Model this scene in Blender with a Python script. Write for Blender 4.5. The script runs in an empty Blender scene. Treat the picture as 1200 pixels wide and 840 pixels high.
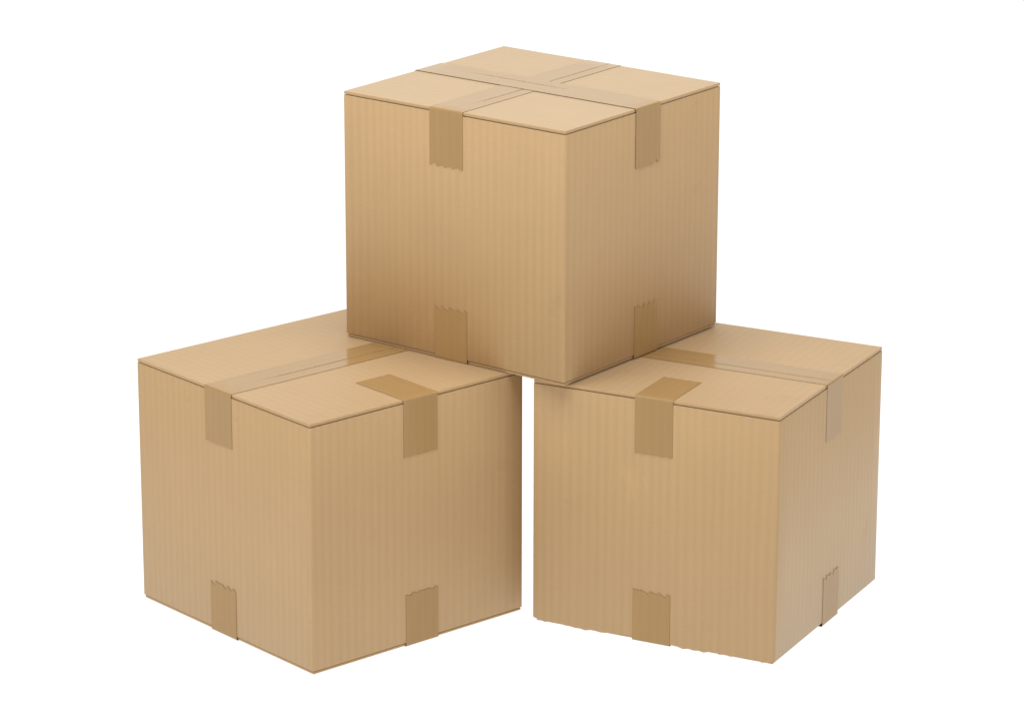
import bpy, bmesh, math, random
from mathutils import Vector, Matrix

S = bpy.context.scene
COL = S.collection
R_ = math.radians

# ------------------------------------------------------------------ camera
cam_d = bpy.data.cameras.new("camera")
cam_d.sensor_width = 36.0
cam_d.lens = 4402.26 / 1200.0 * 36.0
cam_d.clip_start = 0.1
cam_d.clip_end = 300.0
cam = bpy.data.objects.new("camera", cam_d)
COL.objects.link(cam)
cam.matrix_world = (Matrix.Translation((0, 0, 2.15440)) @
                    Matrix.Rotation(math.pi / 2 - 0.301284, 4, 'X') @
                    Matrix.Rotation(0.001474, 4, 'Z'))
S.camera = cam

# ------------------------------------------------------------------ light
world = bpy.data.worlds.new("World")
S.world = world
world.use_nodes = True
bg = world.node_tree.nodes["Background"]
bg.inputs["Color"].default_value = (1.0, 0.985, 0.965, 1)      # white studio surround
bg.inputs["Strength"].default_value = 0.27


def area_lamp(name, loc, aim, size, watts, color=(1, 1, 1), size_y=None):
    d = bpy.data.lights.new(name, 'AREA')
    d.shape = 'RECTANGLE'
    d.size = size
    d.size_y = size_y or size
    d.energy = watts
    d.color = color
    o = bpy.data.objects.new(name, d)
    COL.objects.link(o)
    o.location = loc
    o.rotation_euler = (Vector(aim) - Vector(loc)).to_track_quat('-Z', 'Y').to_euler()
    return o


area_lamp("left_softbox", (-2.6, 4.0, 1.8), (0, 5.7, 0.4), 1.6, 26, (1.0, 0.965, 0.91))
area_lamp("right_softbox", (2.9, 4.6, 1.8), (0, 5.7, 0.4), 1.6, 20, (1.0, 0.965, 0.91))
area_lamp("front_fill", (-0.7, 2.2, 1.3), (0, 5.7, 0.4), 2.0, 12, (1.0, 0.965, 0.91))  # unseen fill lamp added to brighten the low front walls
area_lamp("overhead_softbox", (-0.2, 5.2, 3.5), (0, 5.7, 0.4), 2.6, 90, (1.0, 0.99, 0.97))
area_lamp("back_reflection_light", (0.0, 9.2, 2.3), (0, 5.7, 0.5), 6.0, 48, (1.0, 0.99, 0.92), 3.0)  # unseen lamp added for white-backdrop reflections in tape and paler lids

vs = S.view_settings
vs.view_transform = 'Standard'
vs.look = 'None'
vs.exposure = 0.0
vs.gamma = 1.0
vs.use_curve_mapping = False


# ------------------------------------------------------------------ materials
class NT:
    """small helper to wire node trees"""

    def __init__(self, name):
        self.m = bpy.data.materials.new(name)
        self.m.use_nodes = True
        self.t = self.m.node_tree
        self.b = self.t.nodes["Principled BSDF"]

    def n(self, kind, **kw):
        n = self.t.nodes.new(kind)
        for k, v in kw.items():
            setattr(n, k, v)
        return n

    def l(self, a, b):
        self.t.links.new(a, b)

    def math(self, op, a, b=None, clamp=False):
        n = self.n('ShaderNodeMath', operation=op)
        n.use_clamp = clamp
        for i, v in enumerate((a, b)):
            if v is None:
                continue
            if isinstance(v, (int, float)):
                n.inputs[i].default_value = v
            else:
                self.l(v, n.inputs[i])
        return n.outputs[0]

    def noise(self, vec, scale, detail=3, rough=0.5):
        n = self.n('ShaderNodeTexNoise')
        n.inputs['Scale'].default_value = scale
        n.inputs['Detail'].default_value = detail
        n.inputs['Roughness'].default_value = rough
        self.l(vec, n.inputs['Vector'])
        return n.outputs['Fac']

    def scaled(self, vec, sx, sy, sz=1.0, off=(0, 0, 0)):
        n = self.n('ShaderNodeMapping')
        n.inputs['Scale'].default_value = (sx, sy, sz)
        n.inputs['Location'].default_value = off
        self.l(vec, n.inputs['Vector'])
        return n.outputs[0]


def kraft(name, color, flute_gain=1.0, flute_bump=1.0):
    """kraft linerboard: flutes run along V of the UV map, U counts metres across them"""
    k = NT(name)
    uv = k.n('ShaderNodeUVMap').outputs[0]
    oi = k.n('ShaderNodeObjectInfo').outputs['Random']
    jit = k.n('ShaderNodeCombineXYZ')
    k.l(k.math('MULTIPLY', oi, 7.3), jit.inputs[0])
    k.l(k.math('MULTIPLY', oi, 3.1), jit.inputs[1])
    add = k.n('ShaderNodeVectorMath', operation='ADD')
    k.l(uv, add.inputs[0])
    k.l(jit.outputs[0], add.inputs[1])
    p = add.outputs[0]
    # flutes showing through the liner, uneven in spacing and strength
    wob = k.noise(k.scaled(p, 9, 1.2), 1.0, 2)
    sep = k.n('ShaderNodeSeparateXYZ')
    k.l(p, sep.inputs[0])
    u = k.math('ADD', sep.outputs[0], k.math('MULTIPLY', wob, 0.016))
    wave = k.math('SINE', k.math('MULTIPLY', u, 2 * math.pi / 0.0152))
    streng = k.noise(k.scaled(p, 14, 3.0, 1, (3, 1, 0)), 1.0, 3)
    wave = k.math('MULTIPLY', wave, k.math('ADD', k.math('MULTIPLY', streng, 1.6), -0.15))
    fib_v = k.noise(k.scaled(p, 130, 5), 1.0, 3, 0.6)          # streaks along the flutes
    fib_h = k.noise(k.scaled(p, 60, 420), 1.0, 3, 0.6)         # paper fibre
    mott = k.noise(k.scaled(p, 9, 7), 1.0, 4, 0.6)             # broad mottling
    # dark and pale fibre flecks
    fleck = k.noise(k.scaled(p, 900, 340), 1.0, 1)
    fl = k.math('MULTIPLY', k.math('SUBTRACT', fleck, 0.70, True), -0.9)
    v = k.math('MULTIPLY', wave, 0.033 * flute_gain)
    v = k.math('ADD', v, k.math('MULTIPLY', k.math('SUBTRACT', fib_v, 0.5), 0.075 * flute_gain))
    v = k.math('ADD', v, k.math('MULTIPLY', k.math('SUBTRACT', fib_h, 0.5), 0.09))
    v = k.math('ADD', v, k.math('MULTIPLY', k.math('SUBTRACT', mott, 0.5), 0.10))
    v = k.math('ADD', v, fl)
    rub = k.math('MULTIPLY', k.noise(k.scaled(p, 26, 9, 1, (5, 2, 0)), 1.0, 5, 0.7), k.noise(k.scaled(p, 5, 5, 1, (1, 8, 0)), 1.0, 2))
    v = k.math('ADD', v, k.math('MULTIPLY', k.math('SUBTRACT', rub, 0.36, True), 0.55))
    smudge = k.noise(k.scaled(p, 11, 16, 1, (9, 4, 0)), 1.0, 4, 0.65)
    v = k.math('SUBTRACT', v, k.math('MULTIPLY', k.math('SUBTRACT', smudge, 0.62, True), 0.5))
    v = k.math('ADD', v, 1.0)
    mul = k.n('ShaderNodeVectorMath', operation='SCALE')
    mul.inputs[0].default_value = color
    k.l(v, mul.inputs['Scale'])
    k.l(mul.outputs[0], k.b.inputs['Base Color'])
    k.b.inputs['Roughness'].default_value = 0.54
    k.b.inputs['IOR'].default_value = 1.45
    k.b.inputs['Specular IOR Level'].default_value = 0.45
    k.b.inputs['Sheen Weight'].default_value = 1.0
    k.b.inputs['Sheen Roughness'].default_value = 0.28
    k.b.inputs['Sheen Tint'].default_value = (1.0, 1.0, 0.92, 1)
    h = k.math('ADD', k.math('MULTIPLY', wave, 0.00010 * flute_bump), k.math('MULTIPLY', fib_h, 0.00012))
    h = k.math('ADD', h, k.math('MULTIPLY', mott, 0.0012))
    bp = k.n('ShaderNodeBump')
    bp.inputs['Strength'].default_value = 0.6
    bp.inputs['Distance'].default_value = 1.0
    k.l(h, bp.inputs['Height'])
    k.l(bp.outputs[0], k.b.inputs['Normal'])
    return k.m


KRAFT = (0.508, 0.332, 0.163)
M_WALL = kraft("kraft_wall", KRAFT)
M_FLAP = kraft("kraft_flap", KRAFT, 0.75, 0.7)


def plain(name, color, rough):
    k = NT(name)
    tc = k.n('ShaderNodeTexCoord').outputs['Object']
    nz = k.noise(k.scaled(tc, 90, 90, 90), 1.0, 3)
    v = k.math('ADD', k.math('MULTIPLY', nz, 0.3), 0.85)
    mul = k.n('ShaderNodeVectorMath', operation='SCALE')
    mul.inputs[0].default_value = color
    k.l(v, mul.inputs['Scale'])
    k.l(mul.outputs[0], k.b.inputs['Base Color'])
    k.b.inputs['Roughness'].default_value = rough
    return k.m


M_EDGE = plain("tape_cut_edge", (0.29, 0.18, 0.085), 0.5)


def tape_mat():
    k = NT("glossy_tan_tape")
    uv = k.n('ShaderNodeUVMap').outputs[0]
    mott = k.noise(k.scaled(uv, 30, 8), 1.0, 3)
    streak = k.noise(k.scaled(uv, 260, 4), 1.0, 2)
    v = k.math('ADD', k.math('MULTIPLY', k.math('SUBTRACT', mott, 0.5), 0.12), 1.0)
    v = k.math('ADD', v, k.math('MULTIPLY', k.math('SUBTRACT', streak, 0.5), 0.06))
    sp = k.n('ShaderNodeSeparateXYZ')
    k.l(uv, sp.inputs[0])
    ghost = k.math('SINE', k.math('MULTIPLY', sp.outputs[0], 2 * math.pi / 0.0152))     # flutes showing faintly through
    v = k.math('ADD', v, k.math('MULTIPLY', ghost, 0.014))
    mul = k.n('ShaderNodeVectorMath', operation='SCALE')
    mul.inputs[0].default_value = (0.405, 0.251, 0.104)
    k.l(v, mul.inputs['Scale'])
    k.l(mul.outputs[0], k.b.inputs['Base Color'])
    k.b.inputs['Roughness'].default_value = 0.16
    k.b.inputs['IOR'].default_value = 1.35
    bp = k.n('ShaderNodeBump')
    bp.inputs['Strength'].default_value = 0.35
    bp.inputs['Distance'].default_value = 1.0
    h = k.math('ADD', k.math('MULTIPLY', mott, 0.0010), k.math('MULTIPLY', streak, 0.00006))
    k.l(h, bp.inputs['Height'])
    k.l(bp.outputs[0], k.b.inputs['Normal'])
    return k.m


M_TAPE = tape_mat()


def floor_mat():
    """white floor with an added glow of its own, so no shadows show on it"""
    k = NT("self_lit_white_floor")
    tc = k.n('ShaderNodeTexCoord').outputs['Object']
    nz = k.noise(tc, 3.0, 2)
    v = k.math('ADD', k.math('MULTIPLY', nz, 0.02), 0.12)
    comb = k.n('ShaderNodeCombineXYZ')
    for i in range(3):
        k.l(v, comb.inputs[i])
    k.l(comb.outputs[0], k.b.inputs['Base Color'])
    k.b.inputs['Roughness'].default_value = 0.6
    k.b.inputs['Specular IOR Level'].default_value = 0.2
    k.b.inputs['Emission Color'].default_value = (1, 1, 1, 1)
    k.b.inputs['Emission Strength'].default_value = 0.97  # glow added to the floor so the ground stays pure white
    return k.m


# ------------------------------------------------------------------ mesh helpers
def link(name, verts, faces, uvs, mats, parent=None, mat_idx=None, smooth=False):
    me = bpy.data.meshes.new(name)
    me.from_pydata(verts, [], faces)
    lay = me.uv_layers.new(name="UVMap")
    for poly, fuv in zip(me.polygons, uvs):
        for li, c in zip(poly.loop_indices, fuv):
            lay.data[li].uv = c
    for m in mats:
        me.materials.append(m)
    if mat_idx:
        for poly, i in zip(me.polygons, mat_idx):
            poly.material_index = i
    if smooth:
        for poly in me.polygons:
            poly.use_smooth = True
    me.update()
    o = bpy.data.objects.new(name, me)
    COL.objects.link(o)
    o.parent = parent
    return o


WT = 0.0045      # board thickness
FIL = 0.0038     # radius of the vertical folds


def side_panel(parent, w, d, z0, z1, side, rng, ragged=0.0):
    """one wall of the carton sleeve, from the middle of one rounded fold to the middle of the next"""
    hw, hd = w / 2, d / 2
    # a local frame: s runs along the wall, n points out of the box
    if side == 0:
        s, n, half, dist = Vector((1, 0)), Vector((0, -1)), hw, hd
    elif side == 1:
        s, n, half, dist = Vector((0, 1)), Vector((1, 0)), hd, hw
    elif side == 2:
        s, n, half, dist = Vector((-1, 0)), Vector((0, 1)), hw, hd
    else:
        s, n, half, dist = Vector((0, -1)), Vector((-1, 0)), hd, hw
    prof = []                                     # (position, outward normal, u)
    for a in (-45, -30, -15, 0):
        c = s * (-half + FIL) + n * (dist - FIL)
        nn = s * math.sin(R_(a)) + n * math.cos(R_(a))
        prof.append((c + nn * FIL, nn))
    nseg = 46 if ragged else 12
    for i in range(1, nseg):
        t = -half + FIL + (2 * half - 2 * FIL) * i / nseg
        prof.append((s * t + n * dist, n))
    for a in (0, 15, 30, 45):
        c = s * (half - FIL) + n * (dist - FIL)
        nn = s * math.sin(R_(a)) + n * math.cos(R_(a))
        prof.append((c + nn * FIL, nn))
    bev = 0.0006
    rows = []                                     # (z, inset)
    rows = [(z0, bev, 0), (z0 + bev, 0, 0), (z1 - bev, 0, 1), (z1, bev, 1), (z1, WT, 1), (z0, WT, 0)]
    verts, faces, uvs = [], [], []
    us = [0.0]
    for a, b in zip(prof, prof[1:]):
        us.append(us[-1] + (b[0] - a[0]).length)
    drop = []
    for i in range(len(prof)):
        if ragged and 3 < i < len(prof) - 4:
            drop.append(-0.0032 + ragged * (0.6 * math.sin(i * 0.31 + 1.0) + rng.uniform(-1, 1)))
        else:
            drop.append(0.0)
    for (p, nn), dz in zip(prof, drop):
        for z, ins, top in rows:
            q = p - nn * ins
            verts.append((q.x, q.y, z + (0 if top else dz)))
    nr = len(rows)
    for i in range(len(prof) - 1):
        for r in range(nr):
            r2 = (r + 1) % nr
            a, b, c, e = i * nr + r, (i + 1) * nr + r, (i + 1) * nr + r2, i * nr + r2
            faces.append((a, b, c, e))
            za, zc = verts[a][2], verts[c][2]
            uvs.append(((us[i], za), (us[i + 1], za), (us[i + 1], zc), (us[i], zc)))
    o = link('side_panel', verts, faces, uvs, [M_WALL], parent)
    for poly in o.data.polygons:                  # smooth only round the folds
        poly.use_smooth = poly.index % nr == 1
    return o


def flap(name, parent, x0, x1, y0, y1, z0, z1, along, sag=0.0):
    """a flap: rounded slab of board, flutes running along 'x' or 'y'; sag lifts its middle slightly"""
    bm = bmesh.new()
    bmesh.ops.create_cube(bm, size=1.0)
    for v in bm.verts:
        v.co = Vector(((x0 + x1) / 2 + v.co.x * (x1 - x0), (y0 + y1) / 2 + v.co.y * (y1 - y0),
                       (z0 + z1) / 2 + v.co.z * (z1 - z0)))
    bmesh.ops.bevel(bm, geom=[e for e in bm.edges], offset=min(0.0011, (z1 - z0) * 0.42), segments=2,
                    profile=0.5, affect='EDGES')
    bm.normal_update()
    lay = bm.loops.layers.uv.new("UVMap")
    for f in bm.faces:
        n = f.normal
        for lp in f.loops:
            c = lp.vert.co
            if abs(n.z) > 0.5:
                lp[lay].uv = (c.y, c.x) if along == 'x' else (c.x, c.y)
            else:
                lp[lay].uv = (c.x + c.y, c.z)
    me = bpy.data.meshes.new(name)
    bm.to_mesh(me)
    bm.free()
    me.materials.append(M_FLAP)
    o = bpy.data.objects.new(name, me)
    COL.objects.link(o)
    o.parent = parent
    return o


TOFF, TTHK = 0.0002, 0.0005


def tape(parent, path, across, c0, c1, rng, ragged0=0.0, ragged1=0.0, lift=0.0, seam=None, teeth=4.3, skew=0.0):
    """A strip of tape. path: list of (p, n) in the plane of the strip (p = Vector along/up as 3D without the
    across axis, n = outward normal), across: unit Vector, strip spans c0..c1 along it.
    seam: (position across, first path index, last path index): crease over the gap between two flaps."""
    ncol = 60
    cols = [c0 + (c1 - c0) * i / ncol for i in range(ncol + 1)]
    if seam:
        g = 0.0007
        cols = [c for c in cols if abs(c - seam[0]) > 0.0022]
        cols += [seam[0] - 2 * g, seam[0] - g, seam[0], seam[0] + g, seam[0] + 2 * g]
        cols.sort()
    npth = len(path)
    d0 = (path[1][0] - path[0][0]).normalized()
    d1 = (path[-1][0] - path[-2][0]).normalized()

    def saw(t, amp, ph):
        if not amp:
            return 0.0
        f = (t * teeth + ph) % 1.0
        return amp * (f / 0.84 if f < 0.84 else (1 - f) / 0.16)

    ph0, ph1 = rng.uniform(0, 0.25), rng.uniform(0, 0.25)
    amp0 = [ragged0 * rng.uniform(0.35, 1.3) for _ in range(12)]
    amp1 = [ragged1 * rng.uniform(0.35, 1.3) for _ in range(12)]
    outer, inner = [], []
    along = [0.0]
    for a, b in zip(path, path[1:]):
        along.append(along[-1] + (b[0] - a[0]).length)
    for i, (p, n) in enumerate(path):
        for c in cols:
            t = (c - c0) / (c1 - c0)
            q = p + across * c
            if i == 0:
                q = q + d0 * (saw(t, amp0[int(t * teeth + ph0)], ph0) + rng.uniform(0, 0.12) * ragged0)
            if i == npth - 1:
                q = q - d1 * (saw(t, amp1[int(t * teeth + ph1)], ph1) + rng.uniform(0, 0.12) * ragged1)
            dip = 0.0
            if seam and seam[1] <= i <= seam[2]:
                e = abs(c - seam[0])
                if e < 0.0001:
                    dip = 0.0010
                elif e < 0.0008:
                    dip = 0.0003
            outer.append(q + n * (TOFF + TTHK + lift - dip))
            inner.append(q + n * (TOFF + lift - dip))
    nc = len(cols)
    verts = outer + inner
    off = len(outer)
    faces, uvs, mi = [], [], []

    def put(idx, m):
        faces.append(idx)
        mi.append(m)
        uvs.append([(cols[k % off % nc], along[k % off // nc]) for k in idx])

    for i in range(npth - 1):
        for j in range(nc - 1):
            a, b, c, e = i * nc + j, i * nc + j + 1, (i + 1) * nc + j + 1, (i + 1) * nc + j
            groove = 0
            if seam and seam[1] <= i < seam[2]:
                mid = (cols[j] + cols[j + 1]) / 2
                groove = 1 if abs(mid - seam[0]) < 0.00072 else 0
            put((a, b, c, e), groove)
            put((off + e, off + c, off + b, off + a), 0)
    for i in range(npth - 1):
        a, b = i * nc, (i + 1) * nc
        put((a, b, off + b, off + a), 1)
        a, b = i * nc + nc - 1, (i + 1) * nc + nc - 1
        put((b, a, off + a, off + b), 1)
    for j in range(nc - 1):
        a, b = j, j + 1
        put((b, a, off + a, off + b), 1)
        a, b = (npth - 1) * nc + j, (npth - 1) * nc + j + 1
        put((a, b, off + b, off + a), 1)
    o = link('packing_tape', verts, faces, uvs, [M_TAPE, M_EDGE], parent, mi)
    bm = bmesh.new()
    bm.from_mesh(o.data)
    bmesh.ops.recalc_face_normals(bm, faces=bm.faces)
    for e in bm.edges:
        if len(e.link_faces) != 2 or e.calc_face_angle(0.0) > R_(32):
            e.smooth = False
    bm.to_mesh(o.data)
    bm.free()
    for poly in o.data.polygons:
        poly.use_smooth = poly.material_index == 0
    return o


def bend(path, corner, n0, n1, r, steps=5):
    """append a rounded corner from normal n0 to n1 round 'corner'"""
    c = corner - n0 * r - n1 * r
    for k in range(steps + 1):
        a = (math.pi / 2) * k / steps
        n = n0 * math.cos(a) + n1 * math.sin(a)
        path.append((c + n * r, n))


Z = Vector((0, 0, 1))


def over_top(ax, near, far, h, drop_near, drop_far=None, top_to=None):
    """path up the near wall, over the lid and down the far wall (or ending on the lid at top_to).
    ax: unit vector pointing from the far wall to the near wall."""
    r = 0.0022
    path = []
    path.append((ax * near + Z * (h - drop_near), ax))
    for k in range(1, 6):
        path.append((ax * near + Z * (h - drop_near + (drop_near - 0.006) * k / 5), ax))
    bend(path, ax * near + Z * h, ax, Z, r)
    if top_to is not None:
        for k in range(1, 7):
            path.append((ax * (near - 0.004 + (top_to - near + 0.004) * k / 6) + Z * h, Z))
        return path
    for k in range(1, 16):
        path.append((ax * (near - 0.004 + (far - near + 0.008) * k / 16) + Z * h, Z))
    bend(path, ax * far + Z * h, Z, -ax, r)
    for k in range(1, 6):
        path.append((ax * far + Z * (h - 0.006 - (drop_far - 0.006) * k / 5), -ax))
    return path


def under(ax, near, far, z, rise):
    """path down the near wall, under the box and up the far wall"""
    path = [(ax * near + Z * (z + rise), ax)]
    for k in range(1, 6):
        path.append((ax * near + Z * (z + rise - (rise - 0.006) * k / 5), ax))
    bend(path, ax * near + Z * z, ax, -Z, 0.0015)
    for k in range(1, 6):
        path.append((ax * (near + (far - near) * k / 6) + Z * z, -Z))
    bend(path, ax * far + Z * z, -Z, -ax, 0.0015)
    for k in range(1, 6):
        path.append((ax * far + Z * (z + 0.006 + (rise - 0.006) * k / 5), -ax))
    return path


X, Y = Vector((1, 0, 0)), Vector((0, 1, 0))


def carton(label, corner, yaw, w, d, h, z, seam_along, seed, long_tapes, short_tapes, bottom_tapes,
           bottom_flap_in=0.0022, ragged=0.0):
    """corner: ground position of the box corner nearest the camera. Local frame: the front-facing walls are
    y = -d/2 (the one on the viewer's left) and x = +w/2."""
    rng = random.Random(seed)
    root = bpy.data.objects.new('cardboard_box', None)
    COL.objects.link(root)
    rot = Matrix.Rotation(-yaw, 4, 'Z')
    ctr = Vector((corner[0], corner[1], z)) + rot @ Vector((-w / 2, d / 2, 0))
    root.matrix_world = Matrix.Translation(ctr) @ rot
    root['label'] = label
    root['category'] = 'box'
    root['group'] = 'stacked cardboard boxes'
    w += 0.0016            # the rounded folds take a little off the outline
    d += 0.0016
    hw, hd = w / 2, d / 2
    lid = 0.0050           # board of the top flaps
    gap = 0.0012           # dark fold line below them
    base = 0.0042
    zb = base + 0.0017
    for side in range(4):
        side_panel(root, w, d, zb, h - lid - gap, side, rng, ragged if side == 0 else 0.0)
    i = 0.0009
    sg = 0.0006
    bi = bottom_flap_in
    if seam_along == 'y':
        flap('top_flap', root, -hw + i, -sg, -hd + i, hd - i, h - lid, h, 'x')
        flap('top_flap', root, sg, hw - i, -hd + i, hd - i, h - lid, h, 'x')
        flap('bottom_flap', root, -hw + bi, -sg, -hd + bi, hd - bi, 0.0004, base, 'x')
        flap('bottom_flap', root, sg, hw - bi, -hd + bi, hd - bi, 0.0004, base, 'x')
    else:
        flap('top_flap', root, -hw + i, hw - i, -hd + i, -sg, h - lid, h, 'y')
        flap('top_flap', root, -hw + i, hw - i, sg, hd - i, h - lid, h, 'y')
        flap('bottom_flap', root, -hw + bi, hw - bi, -hd + bi, -sg, 0.0004, base, 'y')
        flap('bottom_flap', root, -hw + bi, hw - bi, sg, hd - bi, 0.0004, base, 'y')
    for face, a, b, drop, rag, lift, seam in long_tapes:
        if face == 'l':    # over the wall at y = -d/2, running back; a, b measured from the near corner
            path = over_top(-Y, hd, -hd, h, drop, drop)
            tape(root, path, X, hw - b, hw - a, rng, rag, rag, lift, seam)
        else:
            path = over_top(X, hw, -hw, h, drop, drop)
            tape(root, path, Y, a - hd, b - hd, rng, rag, rag, lift, seam)
    for face, a, b, drop, reach in short_tapes:
        if face == 'l':
            path = over_top(-Y, hd, -hd, h, drop, top_to=hd - reach)
            tape(root, path, X, hw - b, hw - a, rng, 0.0012, 0.0012)
        else:
            path = over_top(X, hw, -hw, h, drop, top_to=hw - reach)
            tape(root, path, Y, a - hd, b - hd, rng, 0.0012, 0.0012)
    for face, a, b, rise, lift in bottom_tapes:
        if face == 'l':
            path = under(-Y, hd, -hd, 0.0004, rise)
            tape(root, path, X, hw - b, hw - a, rng, 0.0062, 0.0062, lift)
        else:
            path = under(X, hw, -hw, 0.0004, rise)
            tape(root, path, Y, a - hd, b - hd, rng, 0.0062, 0.0062, lift)
    return root


# ------------------------------------------------------------------ the surface
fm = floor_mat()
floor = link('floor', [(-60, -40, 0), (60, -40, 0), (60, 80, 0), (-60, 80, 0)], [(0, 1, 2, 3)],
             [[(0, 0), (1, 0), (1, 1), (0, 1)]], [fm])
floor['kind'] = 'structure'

# ------------------------------------------------------------------ the three boxes
T_Z = 0.4020
carton('brown cardboard box stacked on two others, two tape strips crossing on its lid',
       (0.07948, 5.49379), 0.65571, 0.43468, 0.41104, 0.4022, T_Z, 'y', 11,
       long_tapes=[('l', 0.1965, 0.2620, 0.0925, 0.0050, 0.0, (0.0, 14, 26)),
                   ('r', 0.1810, 0.2465, 0.0950, 0.0040, 0.0006, (0.0150, 18, 23))],
       short_tapes=[],
       bottom_tapes=[('l', 0.1890, 0.2535, 0.0865, 0.0), ('r', 0.1830, 0.2445, 0.0860, 0.0)])

carton('brown cardboard box under the stacked one, leftmost of the lower two',
       (-0.30102, 5.30709), 0.85400, 0.43866, 0.42117, 0.4005, 0.0012, 'y', 23,
       long_tapes=[('l', 0.1930, 0.2610, 0.0885, 0.0010, 0.0, (0.0, 15, 26))],
       short_tapes=[('r', 0.1805, 0.2480, 0.0925, 0.1160)],
       bottom_tapes=[('l', 0.1915, 0.2565, 0.0840, 0.0), ('r', 0.1828, 0.2477, 0.0860, 0.0)])

carton('brown cardboard box under the stacked one, greyish tape end on its rightmost wall',
       (0.40149, 5.34777), 0.47659, 0.41404, 0.40906, 0.3990, 0.0012, 'x', 37,
       long_tapes=[('r', 0.1820, 0.2450, 0.0930, 0.0015, 0.0, (0.0, 11, 26))],
       short_tapes=[('l', 0.1765, 0.2405, 0.0920, 0.1040)],
       bottom_tapes=[('l', 0.1770, 0.2410, 0.0850, 0.0), ('r', 0.1870, 0.2488, 0.0820, 0.0)],
       bottom_flap_in=0.005, ragged=0.0019)
